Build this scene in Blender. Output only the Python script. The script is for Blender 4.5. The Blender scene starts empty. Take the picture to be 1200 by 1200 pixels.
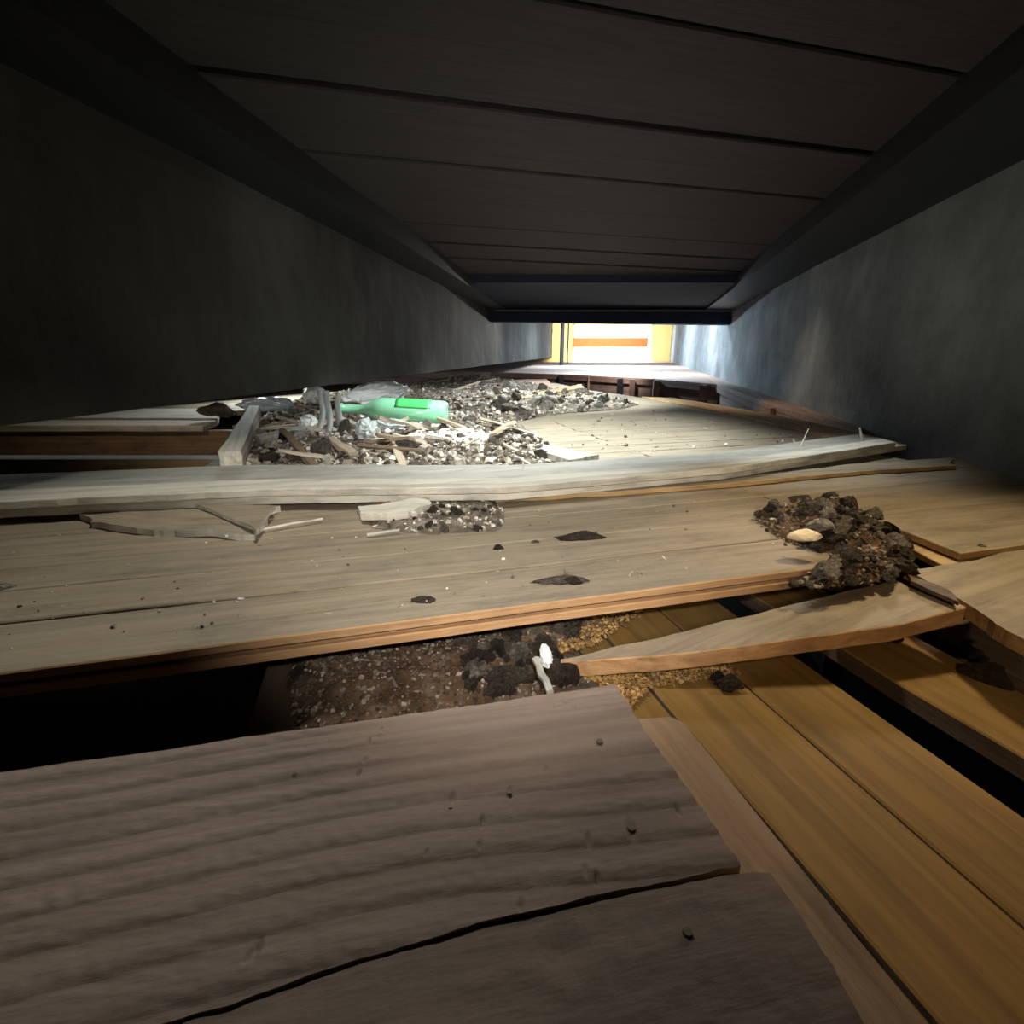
import bpy, bmesh, math, random
from mathutils import Vector, Matrix, noise
random.seed(11)
S = bpy.context.scene
C = S.collection

# ------------------------------------------------------------------ camera
PITCH = math.atan(185 / 600); CH = 0.22
cd = bpy.data.cameras.new('camera'); cam = bpy.data.objects.new('camera', cd); C.objects.link(cam)
cd.sensor_fit = 'HORIZONTAL'; cd.sensor_width = 36; cd.lens = 18; cd.clip_start = .01; cd.clip_end = 200
cam.location = (0, 0, CH); cam.rotation_euler = (math.pi / 2 - PITCH, 0, 0)
S.camera = cam
# ------------------------------------------------------------------ view, sky
S.view_settings.view_transform = 'Standard'; S.view_settings.look = 'None'
S.view_settings.gamma = 1; S.view_settings.use_curve_mapping = False
S.view_settings.exposure = 0.0
w = bpy.data.worlds.new('sky'); S.world = w; w.use_nodes = True
bg = w.node_tree.nodes['Background']; bg.inputs[0].default_value = (.82, .92, 1, 1); bg.inputs[1].default_value = 4

# ------------------------------------------------------------------ lights
def light(name, kind, loc, target, power, color, size=.05, size_y=None, cone=90, blend=1, spread=None):
    l = bpy.data.lights.new(name, kind); o = bpy.data.objects.new(name, l); C.objects.link(o)
    l.energy = power; l.color = color; o.location = loc
    o.rotation_euler = (Vector(target) - Vector(loc)).to_track_quat('-Z', 'Y').to_euler()
    if kind == 'AREA':
        l.shape = 'RECTANGLE'; l.size = size; l.size_y = size_y or size
        if spread: l.spread = math.radians(spread)
    else:
        l.shadow_soft_size = size
    if kind == 'SPOT': l.spot_size = math.radians(cone); l.spot_blend = blend
    return o
# daylight through the far window
light('window_daylight', 'AREA', (2.98, 17.2, .1), (2.6, 0, .2), 420, (.80, .92, 1), 2.6, 1.3)
# ceiling lamps of the passage beyond the header
light('passage_lamp', 'AREA', (2.1, 9.6, 1.15), (2.3, 9.6, 0), 420, (.66, .86, 1), 1.6, 2.2)
light('passage_lamp', 'AREA', (1.35, 6.2, 1.15), (1.9, 6.2, .1), 160, (.70, .88, 1), .6, .8)
light('end_wall_lamp', 'AREA', (2.7, 14.6, 1.12), (2.9, 16.6, .4), 200, (1, .9, .62), 2.4, .6)
light('passage_fill', 'SPOT', (.95, 5.7, .40), (2.0, 4.0, .2), 70, (.62, .84, 1), 0, cone=70, blend=1)  # added spot without a fitting, brightens the right wall near the header
light('passage_fill', 'SPOT', (1.2, 5.9, .40), (-.1, 4.7, .15), 110, (1, .97, .9), 0, cone=66, blend=1)  # added spot for the far left wall, no lamp stands there
light('edge_fill', 'SPOT', (.68, 2.5, .565), (1.12, 2.3, 0), 9, (1, .80, .58), 0, cone=76, blend=1)  # added warm fill for the tan boards and the side of the well
light('bay_fill', 'SPOT', (-1.15, 1.22, .38), (-1.15, 1.68, -.06), 1.6, (1, .78, .55), .01, cone=120, blend=1)  # added fill for the bay lining, out of view behind the hanging wall
# lamp standing in the side bay behind the hanging wall: its light slips under the wall
light('well_fill', 'SPOT', (.95, 4.9, .44), (1.3, 6.2, -.1), 34, (1, .93, .88), .02, cone=125, blend=.8)  # added fill for the well fascia, placed under the header
light('side_bay_lamp', 'AREA', (-1.30, 2.75, .30), (0, 2.2, .0), 11, (.93, 1, .96), .3, .2)
# small lamps under the ceiling over the debris, cones kept off the walls
light('work_light', 'SPOT', (.12, 1.45, .57), (.08, 1.55, 0), 46, (.93, 1, .97), .012, cone=112, blend=.5)
light('work_light', 'SPOT', (.28, 2.5, .57), (.22, 2.6, 0), 62, (.92, 1, .98), .012, cone=112, blend=.5)
light('work_light', 'SPOT', (.60, 3.7, .57), (.55, 3.7, 0), 60, (.9, .98, 1), .012, cone=118, blend=.5)
# hand torches near the camera, then added fill spots over the near deck
light('hand_torch', 'SPOT', (.22, -.10, .30), (.42, .50, -.02), 3.6, (1, .70, .38), .02, cone=88, blend=1)
light('phone_torch', 'SPOT', (.02, .0, .26), (-.05, 1.5, 0), 19, (1, .95, .87), .01, cone=80, blend=1)
light('rake_fill', 'SPOT', (.60, .86, .26), (-.0, .20, 0), 5.0, (1, .84, .74), .03, cone=80, blend=1)  # added spot that rakes the foreground board
light('near_fill', 'SPOT', (-.20, .60, .565), (-.21, .62, 0), 8.2, (1, .94, .80), .03, cone=103, blend=.45)  # added overhead fill for the near deck
light('gap_fill', 'SPOT', (-.03, .06, .30), (.0, .43, -.07), 1.6, (1, .82, .62), .008, cone=46, blend=1)  # added fill for the dirt mound in the gap
light('strip_fill', 'SPOT', (.05, .86, .565), (.0, 1.10, 0), 16, (.95, 1, .97), .02, cone=86, blend=1)  # added overhead fill, brightens the pale strips
light('strip_fill', 'SPOT', (.52, 1.02, .565), (.56, 1.15, 0), 12, (.97, 1, .95), .02, cone=76, blend=1)  # second added fill, right end of the strips
light('right_fill', 'SPOT', (.51, .58, .565), (.51, .59, 0), 10, (1, .77, .44), .03, cone=78, blend=.8)  # added warm fill over the right-hand deck

# ------------------------------------------------------------------ drafting helpers
cp, sp_ = math.cos(PITCH), math.sin(PITCH)
def P(x, y, z=0.):
    """surveyed point of the photograph on the horizontal plane z -> world (x, y)"""
    X = (x - 600) / 600; v = (600 - y) / 600
    k = (z - CH) / (-sp_ + v * cp)
    return (X * k, (cp + v * sp_) * k)
AZ = math.radians(74.7)
UX, UY = math.sin(AZ), math.cos(AZ)
WX, WY = -UY, UX
def G(u, w_): return (u * UX + w_ * WX, u * UY + w_ * WY)
def PP(pts, z=0.): return [P(x, y, z) for x, y in pts]
UANG = math.atan2(UY, UX)
WANG = math.atan2(WY, WX)

# ------------------------------------------------------------------ materials
def mat(name):
    m = bpy.data.materials.new(name); m.use_nodes = True
    nt = m.node_tree; b = nt.nodes['Principled BSDF']
    return m, nt, b
def N(nt, t, **k):
    n = nt.nodes.new(t)
    for a, b in k.items():
        if a in ('operation', 'blend_type', 'data_type', 'feature', 'wave_type', 'bands_direction'): setattr(n, a, b)
        else: n.inputs[a].default_value = b
    return n
def ramp(nt, fac, stops):
    r = nt.nodes.new('ShaderNodeValToRGB')
    e = r.color_ramp.elements
    while len(e) < len(stops): e.new(.5)
    for i, (p, c) in enumerate(stops):
        e[i].position = p; e[i].color = (*c, 1)
    nt.links.new(fac, r.inputs[0]); return r.outputs[0]
def mix(nt, fac, a, b, mode='MIX'):
    m = nt.nodes.new('ShaderNodeMix'); m.data_type = 'RGBA'; m.blend_type = mode
    for s, v in ((0, fac), (6, a), (7, b)):
        if hasattr(v, 'is_output'): nt.links.new(v, m.inputs[s])
        elif s == 0: m.inputs[0].default_value = v
        else: m.inputs[s].default_value = (*v, 1)
    return m.outputs[2]
def coords(nt, scale, rnd=True):
    tc = nt.nodes.new('ShaderNodeTexCoord'); mp = nt.nodes.new('ShaderNodeMapping')
    mp.inputs['Scale'].default_value = scale
    nt.links.new(tc.outputs['Object'], mp.inputs[0])
    if rnd:
        oi = nt.nodes.new('ShaderNodeObjectInfo'); mu = N(nt, 'ShaderNodeMath', operation='MULTIPLY'); mu.inputs[1].default_value = 37
        nt.links.new(oi.outputs['Random'], mu.inputs[0]); nt.links.new(mu.outputs[0], mp.inputs['Location'])
    return mp.outputs[0]
def wood(name, dark, mid, light_, dust=(.3, .29, .26), dustamt=.4, rough=.8, grain=1., bump=.35, tint=.25, stain=.5):
    m, nt, b = mat(name)
    v = coords(nt, (2.2 * grain, 60 * grain, 60 * grain))
    n1 = N(nt, 'ShaderNodeTexNoise', Scale=1.5, Detail=5., Roughness=.6, Distortion=.6); nt.links.new(v, n1.inputs['Vector'])
    col = ramp(nt, n1.outputs[0], [(.3, dark), (.52, mid), (.72, light_)])
    v2 = coords(nt, (9, 22, 22))
    n2 = N(nt, 'ShaderNodeTexNoise', Scale=1.3, Detail=6., Roughness=.65); nt.links.new(v2, n2.inputs['Vector'])
    st = ramp(nt, n2.outputs[0], [(.30, (1 - stain,) * 3), (.5, (1, 1, 1)), (.75, (1.12, 1.1, 1.05))])
    col = mix(nt, 1., col, st, 'MULTIPLY')
    oi = nt.nodes.new('ShaderNodeObjectInfo')
    tv = ramp(nt, oi.outputs['Random'], [(0, (1 - tint, 1 - tint, 1 - tint)), (1, (1 + tint * .5,) * 3)])
    col = mix(nt, 1., col, tv, 'MULTIPLY')
    # dust settled on upward faces
    ge = nt.nodes.new('ShaderNodeNewGeometry'); sx = nt.nodes.new('ShaderNodeSeparateXYZ'); nt.links.new(ge.outputs['True Normal'], sx.inputs[0])
    v3 = coords(nt, (6, 9, 9))
    n3 = N(nt, 'ShaderNodeTexNoise', Scale=3., Detail=6., Roughness=.7); nt.links.new(v3, n3.inputs['Vector'])
    dm = N(nt, 'ShaderNodeMath', operation='MULTIPLY'); nt.links.new(sx.outputs[2], dm.inputs[0]); nt.links.new(n3.outputs[0], dm.inputs[1])
    d2 = N(nt, 'ShaderNodeMath', operation='MULTIPLY'); d2.use_clamp = True; d2.inputs[1].default_value = dustamt * 2; nt.links.new(dm.outputs[0], d2.inputs[0])
    col = mix(nt, d2.outputs[0], col, dust)
    nt.links.new(col, b.inputs['Base Color']); b.inputs['Roughness'].default_value = rough
    bp = N(nt, 'ShaderNodeBump', Strength=bump, Distance=.002)
    vf = coords(nt, (60, 160, 160)); nf = N(nt, 'ShaderNodeTexNoise', Scale=2., Detail=3.); nt.links.new(vf, nf.inputs['Vector'])
    ad = N(nt, 'ShaderNodeMath', operation='ADD'); nt.links.new(n1.outputs[0], ad.inputs[0]); nt.links.new(nf.outputs[0], ad.inputs[1])
    nt.links.new(ad.outputs[0], bp.inputs['Height']); nt.links.new(bp.outputs[0], b.inputs['Normal'])
    return m
def rough_mat(name, stops, scale=8., rough=.9, bump=.5, dist=.004, obj_rand=False, island=False, spec=.3, sc=(1, 1, 1)):
    m, nt, b = mat(name)
    v = coords(nt, sc, False)
    n1 = N(nt, 'ShaderNodeTexNoise', Scale=scale, Detail=8., Roughness=.65); nt.links.new(v, n1.inputs['Vector'])
    if obj_rand or island:
        if island: g = nt.nodes.new('ShaderNodeNewGeometry'); r = g.outputs['Random Per Island']
        else: g = nt.nodes.new('ShaderNodeObjectInfo'); r = g.outputs['Random']
        c = ramp(nt, r, stops)
        k = ramp(nt, n1.outputs[0], [(.3, (.45, .42, .4)), (.52, (1, 1, 1)), (.7, (1.5, 1.48, 1.4))])
        c = mix(nt, 1., c, k, 'MULTIPLY')
    else:
        c = ramp(nt, n1.outputs[0], stops)
    nt.links.new(c, b.inputs['Base Color']); b.inputs['Roughness'].default_value = rough
    b.inputs['Specular IOR Level'].default_value = spec
    bp = N(nt, 'ShaderNodeBump', Strength=bump, Distance=dist); nt.links.new(n1.outputs[0], bp.inputs['Height']); nt.links.new(bp.outputs[0], b.inputs['Normal'])
    return m
def plain(name, col, rough=.5, metal=0, trans=0, alpha=1, emit=0):
    m, nt, b = mat(name)
    b.inputs['Base Color'].default_value = (*col, 1); b.inputs['Roughness'].default_value = rough
    b.inputs['Metallic'].default_value = metal; b.inputs['Transmission Weight'].default_value = trans; b.inputs['Alpha'].default_value = alpha
    return m

M_DECK = wood('deck_wood', (.16, .12, .075), (.30, .235, .155), (.38, .30, .2), (.31, .285, .235), .40, tint=.16, stain=.55)
M_SIDE = wood('fresh_cut_wood', (.34, .19, .09), (.52, .31, .155), (.64, .42, .23), dustamt=.0, tint=.1, stain=.3)
M_LOW = wood('brown_board_wood', (.17, .095, .024), (.25, .145, .036), (.31, .185, .052), (.23, .16, .065), .15, tint=.1, stain=.25, bump=.2)
M_TRAY = wood('brown_stained_wood', (.08, .055, .04), (.13, .09, .065), (.18, .13, .09), (.16, .13, .1), .2)
M_FORE = wood('weathered_board_wood', (.15, .105, .085), (.235, .175, .145), (.29, .225, .19), (.27, .22, .19), .3, grain=1.2, bump=.25, stain=.2, tint=.05)
M_FORE2 = wood('tan_board_wood', (.22, .14, .08), (.32, .215, .13), (.4, .28, .18), (.3, .22, .15), .2, tint=.05)
M_PALE = wood('pale_strip_wood', (.45, .42, .35), (.70, .66, .57), (.82, .78, .7), (.66, .67, .63), .35, tint=.12, stain=.3, grain=.7)
M_GREY = wood('grey_wood', (.30, .29, .26), (.46, .45, .40), (.56, .55, .5), (.50, .51, .48), .4, tint=.1)
M_TAN = wood('tan_edge_wood', (.34, .22, .10), (.50, .33, .16), (.58, .42, .22), (.45, .36, .24), .25, tint=.1)
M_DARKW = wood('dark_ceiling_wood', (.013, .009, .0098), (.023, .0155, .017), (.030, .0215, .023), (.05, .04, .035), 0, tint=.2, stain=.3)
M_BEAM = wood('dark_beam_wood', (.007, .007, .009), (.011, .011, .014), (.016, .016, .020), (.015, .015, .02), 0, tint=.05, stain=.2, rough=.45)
M_PINK = wood('pinkish_timber', (.26, .16, .125), (.38, .245, .195), (.46, .31, .25), (.38, .28, .24), .2, tint=.08, stain=.3)
M_BROWNF = wood('brown_fascia_timber', (.2, .13, .10), (.30, .2, .165), (.38, .27, .22), (.2, .15, .13), .1, tint=.1)
M_WALLR = rough_mat('blue_grey_plaster', [(.32, (.10, .112, .12)), (.5, (.165, .18, .19)), (.7, (.26, .28, .29))], 2.6, .85, .6, .02)
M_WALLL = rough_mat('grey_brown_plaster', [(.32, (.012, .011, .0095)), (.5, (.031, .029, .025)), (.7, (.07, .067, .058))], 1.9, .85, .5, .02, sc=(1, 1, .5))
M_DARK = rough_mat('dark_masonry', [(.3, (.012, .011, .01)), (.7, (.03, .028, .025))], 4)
M_CREAM = rough_mat('cream_end_wall', [(.3, (.8, .70, .36)), (.7, (.88, .78, .44))], 3, .8, .1)
M_ORANGE = rough_mat('orange_timber_paint', [(.3, (.50, .17, .07)), (.7, (.58, .22, .10))], 5, .7, .1)
M_DIRT = rough_mat('brown_dirt', [(.3, (.045, .025, .014)), (.5, (.12, .07, .04)), (.72, (.26, .19, .13))], 34, .95, 1., .012)
M_DUSTBED = rough_mat('dusty_debris_bed', [(.3, (.05, .04, .03)), (.48, (.16, .13, .1)), (.7, (.36, .33, .28))], 26, .95, 1., .015)
GREYS = [(0, (.05, .04, .032)), (.3, (.16, .13, .10)), (.55, (.32, .28, .23)), (.75, (.55, .51, .45)), (1, (.85, .83, .78))]
M_CHUNK = rough_mat('plaster_rubble', GREYS, 4, .95, 1., .08, obj_rand=True)
M_GRIT = rough_mat('grit', GREYS, 60, .95, .3, .002, island=True)
DARKS = [(0, (.06, .045, .033)), (.4, (.13, .10, .075)), (.75, (.24, .20, .16)), (1, (.48, .42, .35))]
M_CLOD = rough_mat('dark_clod', DARKS, 5, .95, 1., .12, obj_rand=True)
M_DGRIT = rough_mat('dark_grit', DARKS, 60, .95, .3, .002, island=True)
M_SAW = rough_mat('sawdust', [(0, (.18, .10, .035)), (.5, (.36, .22, .08)), (1, (.62, .44, .2))], 60, .95, .3, .002, island=True)
M_CHIP = rough_mat('splintered_wood', [(0, (.2, .15, .1)), (.5, (.42, .34, .25)), (1, (.68, .6, .48))], 60, .85, .3, .002, obj_rand=True, sc=(1, 8, 8))
M_NAIL = plain('nail_iron', (.15, .125, .10), .6, .3)
M_BNAIL = plain('bright_nail', (.7, .68, .62), .4, .3)
M_GLASS = plain('green_bottle_glass', (.42, .95, .62), .12, 0, .35)
M_LABEL = plain('green_paper', (.08, .62, .16), .5)
M_PLAST = plain('white_plastic_film', (.9, .93, .94), .4)
M_FOIL = plain('bluish_foil', (.66, .78, .9), .3, .1)
M_CLEAR = plain('cloudy_plastic', (.75, .8, .8), .25, 0, .35)
M_BLACK = plain('black_iron', (.03, .03, .035), .5, .3)
M_SILL = plain('pale_sill_paint', (.75, .82, .9), .5)

# ------------------------------------------------------------------ object helpers
def link(name, me, parent=None, loc=(0, 0, 0), rz=0, **props):
    o = bpy.data.objects.new(name, me); C.objects.link(o)
    o.location = loc; o.rotation_euler = (0, 0, rz)
    if parent: o.parent = parent
    for k, v in props.items(): o[k] = v
    return o
def tag(o, label=None, cat=None, group=None, kind=None):
    if label: o['label'] = label
    if cat: o['category'] = cat
    if group: o['group'] = group
    if kind: o['kind'] = kind
    return o
def mesh(name, V, F, mats, idx=None, smooth=False):
    me = bpy.data.meshes.new(name); me.from_pydata(V, [], F)
    for m in mats: me.materials.append(m)
    if idx: me.polygons.foreach_set('material_index', idx)
    if smooth: me.polygons.foreach_set('use_smooth', [True] * len(F))
    me.update(); return me
def resample(pts, n):
    L = [0]
    for a, b in zip(pts, pts[1:]): L.append(L[-1] + math.dist(a, b))
    out = []; j = 0
    for i in range(n + 1):
        s = L[-1] * i / n
        while j < len(pts) - 2 and L[j + 1] < s: j += 1
        t = (s - L[j]) / max(1e-9, L[j + 1] - L[j])
        out.append((pts[j][0] + (pts[j + 1][0] - pts[j][0]) * t, pts[j][1] + (pts[j + 1][1] - pts[j][1]) * t))
    return out
def nz(x, y, z=0): return noise.noise(Vector((x, y, z)))
def board(name, back, front, z, thick, mats, parent=None, n=16, m=3, hf=None, ang=UANG, jag=.0, endjag=.0, bevel=.0012, tilt=None, **props):
    """solid board between two edge lines given left to right; top at z (number or f(x, y)), local X along its grain"""
    seed = random.random() * 99
    B, F_ = resample(back, n), resample(front, n)
    top = []
    ca, sa = math.cos(ang), math.sin(ang)
    for j in range(m + 1):
        t = j / m; row = []
        for i in range(n + 1):
            x = F_[i][0] * (1 - t) + B[i][0] * t; y = F_[i][1] * (1 - t) + B[i][1] * t
            if jag and j in (0, m):
                sl = math.dist(F_[0], F_[-1]) * i / n; d = jag * (nz(sl * 28, seed, j) + .35 * nz(sl * 110, seed, j + 9)); x += -sa * d; y += ca * d
            if endjag and i in (0, n):
                el = math.dist(F_[i], B[i]) * t; d = endjag * (nz(el * 30, seed, i + 5) + .4 * nz(el * 150, seed, i)); x += ca * d; y += sa * d
            zz = z(x, y) if callable(z) else z
            if hf: zz += hf(x, y, i / n, t)
            row.append((x, y, zz))
        top.append(row)
    ox, oy, oz = top[0][0]
    def loc(p, dz=0):
        dx, dy = p[0] - ox, p[1] - oy
        return (dx * ca + dy * sa, -dx * sa + dy * ca, p[2] - oz + dz)
    V = [loc(p) for r in top for p in r]; nt_ = len(V)
    idx = lambda j, i: j * (n + 1) + i
    F = []; M = []
    for j in range(m):
        for i in range(n):
            F.append((idx(j, i), idx(j, i + 1), idx(j + 1, i + 1), idx(j + 1, i))); M.append(0)
    ring = [(0, i) for i in range(n + 1)] + [(j, n) for j in range(1, m + 1)] + [(m, i) for i in range(n - 1, -1, -1)] + [(j, 0) for j in range(m - 1, 0, -1)]
    low = {}
    for q in ring:
        p = top[q[0]][q[1]]
        base = (z(p[0], p[1]) if callable(z) else z)
        low[q] = len(V); V.append(loc((p[0], p[1], base), -thick))
    for a, b in zip(ring, ring[1:] + ring[:1]):
        F.append((idx(*a), low[a], low[b], idx(*b))); M.append(1)
    F.append(tuple(low[q] for q in reversed(ring))); M.append(1)
    me = mesh(name, V, F, mats, M)
    o = link(name, me, parent, (ox, oy, oz), ang, **props)
    if bevel:
        bm_ = o.modifiers.new('bevel', 'BEVEL'); bm_.width = bevel; bm_.segments = 1; bm_.limit_method = 'ANGLE'; bm_.angle_limit = math.radians(50)
    return o
def box(name, x0, x1, y0, y1, z0, z1, m, parent=None, ang=0, org=(0, 0), bevel=0, **props):
    V = [(x, y, z) for z in (z0, z1) for x, y in ((x0, y0), (x1, y0), (x1, y1), (x0, y1))]
    F = [(3, 2, 1, 0), (4, 5, 6, 7), (0, 1, 5, 4), (1, 2, 6, 5), (2, 3, 7, 6), (3, 0, 4, 7)]
    o = link(name, mesh(name, V, F, [m]), parent, (org[0], org[1], 0), ang, **props)
    if bevel:
        b = o.modifiers.new('bevel', 'BEVEL'); b.width = bevel; b.segments = 2
    return o
def chunk_mesh(name, m, seed, sub=2, flat=.7, rough=.45):
    bm = bmesh.new(); bmesh.ops.create_icosphere(bm, subdivisions=sub, radius=.5)
    for v in bm.verts:
        p = v.co * 2.2 + Vector((seed * 7.1, seed * 3.3, seed))
        k = 1 + rough * noise.noise(p) + rough * .6 * noise.noise(p * 2.7) + (rough * .5 * noise.noise(p * 6) if sub > 2 else 0)
        v.co *= k; v.co.z *= flat; v.co.x *= 1.15
        # broken flat facets
        for ax in (Vector((.8, .3, .5)).normalized(), Vector((-.5, .7, .4)).normalized(), Vector((.1, -.8, .6)).normalized()):
            d = v.co.dot(ax) - .33
            if d > 0: v.co -= ax * d
    me = bpy.data.meshes.new(name); bm.to_mesh(me); bm.free(); me.materials.append(m)
    return me
def inside(p, poly):
    r = False; x, y = p; j = len(poly) - 1
    for i in range(len(poly)):
        xi, yi = poly[i]; xj, yj = poly[j]
        if (yi > y) != (yj > y) and x < (xj - xi) * (y - yi) / (yj - yi) + xi: r = not r
        j = i
    return r
def sample(poly, z, rnd=random):
    xs = [p[0] for p in poly]; ys = [p[1] for p in poly]
    while True:
        q = (rnd.uniform(min(xs), max(xs)), rnd.uniform(min(ys), max(ys)))
        if inside(q, poly): return q, P(*q, z)
def edge_dist(p, poly):
    d = 9e9
    for a, b in zip(poly, poly[1:] + poly[:1]):
        ax, ay = a; bx, by = b; L = (bx - ax) ** 2 + (by - ay) ** 2
        t = max(0, min(1, ((p[0] - ax) * (bx - ax) + (p[1] - ay) * (by - ay)) / L))
        d = min(d, math.dist(p, (ax + t * (bx - ax), ay + t * (by - ay))))
    return d
MOUNDS = []
def mound(name, pxpoly, z, h, fall, m, step=.006, freq=30, label='', cat='debris', rough=.5):
    poly = PP(pxpoly, z)
    xs = [p[0] for p in poly]; ys = [p[1] for p in poly]
    def hgt(x, y):
        if not inside((x, y), poly): return 0
        e = min(1, edge_dist((x, y), poly) / fall); e = e * (2 - e)
        n_ = .5 + .5 * nz(x * freq * .35, y * freq * .35, 1) + rough * nz(x * freq, y * freq, 3) + rough * .5 * nz(x * freq * 2.6, y * freq * 2.6, 8)
        return max(0, h * e * (.45 + n_ * .7) + .001 - .002 * (1 - e))
    nx = int((max(xs) - min(xs)) / step) + 1; ny = int((max(ys) - min(ys)) / step) + 1
    V, F, ids = [], [], {}
    def vid(i, j):
        if (i, j) not in ids:
            x = min(xs) + i * step; y = min(ys) + j * step; x += nz(x * 90, y * 90) * step * .6
            ids[i, j] = len(V); V.append((x - poly[0][0], y - poly[0][1], hgt(x, y)))
        return ids[i, j]
    for i in range(nx):
        for j in range(ny):
            if inside((min(xs) + (i + .5) * step, min(ys) + (j + .5) * step), poly):
                F.append((vid(i, j), vid(i + 1, j), vid(i + 1, j + 1), vid(i, j + 1)))
    o = link(name, mesh(name, V, F, [m], smooth=False), None, (*poly[0], z + .0004))
    tag(o, label, cat, kind='stuff'); MOUNDS.append((poly, z, hgt)); return hgt
def scatter_stuff(name, pxpoly, z, n, smin, smax, m, label, hgt=None, cat='grit', flakes=.3):
    V, F = [], []
    o0 = P(*pxpoly[0], z)
    for _ in range(n):
        q, (x, y) = sample(pxpoly, z)
        s = random.uniform(smin, smax) * (random.random() ** 1.5 + .3)
        zz = (hgt(x, y) if hgt else 0)
        rot = Matrix.Rotation(random.uniform(0, 6.3), 3, 'Z') @ Matrix.Rotation(random.uniform(-.6, .6), 3, 'X') @ Matrix.Rotation(random.uniform(-.5, .5), 3, 'Y')
        b = len(V); fl = random.random() < flakes
        sx_, sy, sz = (s * random.uniform(1.4, 3.4), s * .5, s * .22) if fl else (s, s * random.uniform(.6, 1), s * random.uniform(.5, .9))
        pts = [(-.5, -.4, -.4), (.5, -.5, -.35), (.45, .5, -.4), (-.4, .45, -.5), (-.35, -.3, .4), (.3, -.35, .5), (.35, .3, .35), (-.3, .4, .45)]
        for p in pts:
            c = rot @ Vector((p[0] * sx_ + random.uniform(-.1, .1) * s, p[1] * sy, p[2] * sz))
            V.append((x - o0[0] + c.x, y - o0[1] + c.y, zz + c.z + sz * .4))
        F += [(b + 3, b + 2, b + 1, b), (b + 4, b + 5, b + 6, b + 7), (b, b + 1, b + 5, b + 4), (b + 1, b + 2, b + 6, b + 5), (b + 2, b + 3, b + 7, b + 6), (b + 3, b, b + 4, b + 7)]
    o = link(name, mesh(name, V, F, [m]), None, (*o0, z)); tag(o, label, cat, kind='stuff'); return o
def scatter_things(name, pxpoly, z, n, smin, smax, meshes, label, cat, group, hgt=None, tiltmax=.5):
    for _ in range(n):
        q, (x, y) = sample(pxpoly, z)
        s = smin + (smax - smin) * random.random() ** 2
        o = link(name, random.choice(meshes), None, (x, y, z + (hgt(x, y) if hgt else 0) + s * .22))
        o.rotation_euler = (random.uniform(-tiltmax, tiltmax), random.uniform(-tiltmax, tiltmax), random.uniform(0, 6.3))
        o.scale = (s * random.uniform(.8, 1.4), s * random.uniform(.7, 1.1), s * random.uniform(.6, 1))
        tag(o, label, cat, group)

# ------------------------------------------------------------------ the setting: ground, walls, ceiling
floor = box('floor', -4, 6, -1.2, 17.4, -.9, -.8, plain('void_shade_ground', (.004, .004, .004), .95), kind='structure')  # ground coloured near-black, standing in for the shade of the void
LX = lambda y: -.569 + (y - 1.54) * .12          # left hanging wall face
RX = lambda y: .921 + (y - .896) * .253          # right wall face
YE = 16.6
def wall_strip(name, fx, out, y0, y1, z0, z1, m, amp, ny, nz_, thick=.12):
    V, F = [], []
    for j in range(nz_ + 1):
        for i in range(ny + 1):
            y = y0 + (y1 - y0) * (i / ny) ** 1.4; z = z0 + (z1 - z0) * j / nz_
            d = amp * (nz(y * 1.7, z * 6, 2) + .5 * nz(y * 6, z * 12, 5)) * min(1, (y - y0) * .5)
            V.append((fx(y) + d, y, z))
    k = len(V)
    V += [(x + out * (thick), y, z) for x, y, z in V]
    ix = lambda i, j: j * (ny + 1) + i
    for j in range(nz_):
        for i in range(ny):
            f = (ix(i, j), ix(i + 1, j), ix(i + 1, j + 1), ix(i, j + 1))
            F.append(f if out > 0 else f[::-1]); F.append(tuple(q + k for q in (f[::-1] if out > 0 else f)))
    ringv = [ix(i, 0) for i in range(ny + 1)] + [ix(ny, j) for j in range(1, nz_ + 1)] + [ix(i, nz_) for i in range(ny - 1, -1, -1)] + [ix(0, j) for j in range(nz_ - 1, 0, -1)]
    for a, b in zip(ringv, ringv[1:] + ringv[:1]): F.append((a, b, b + k, a + k))
    return link(name, mesh(name, V, F, [m]), None, kind='structure')
M_NAVY = wood('navy_glow_board', (.010, .017, .038), (.014, .024, .052), (.02, .032, .066), dustamt=0, tint=.05, stain=.2)  # blue glow by the header put into the board colour
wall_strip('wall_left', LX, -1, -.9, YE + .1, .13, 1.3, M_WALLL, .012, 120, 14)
wall_strip('wall_right', RX, 1, -.9, YE + .1, -.10, 1.3, M_WALLR, .012, 200, 30)
M_VOID = rough_mat('void_shade_masonry', [(.3, (.002, .002, .002)), (.7, (.005, .005, .005))], 4)  # wall foot near-black, shade below the deck put into its colour
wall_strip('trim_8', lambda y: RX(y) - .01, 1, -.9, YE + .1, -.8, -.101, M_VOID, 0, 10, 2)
box('wall_outer', -3.2, -3.05, -1.1, 17, -.8, 1.3, M_DARK, kind='structure')
box('wall_back', -3.2, 1.2, -.95, -.85, -.8, 1.3, M_DARK, kind='structure')

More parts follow.
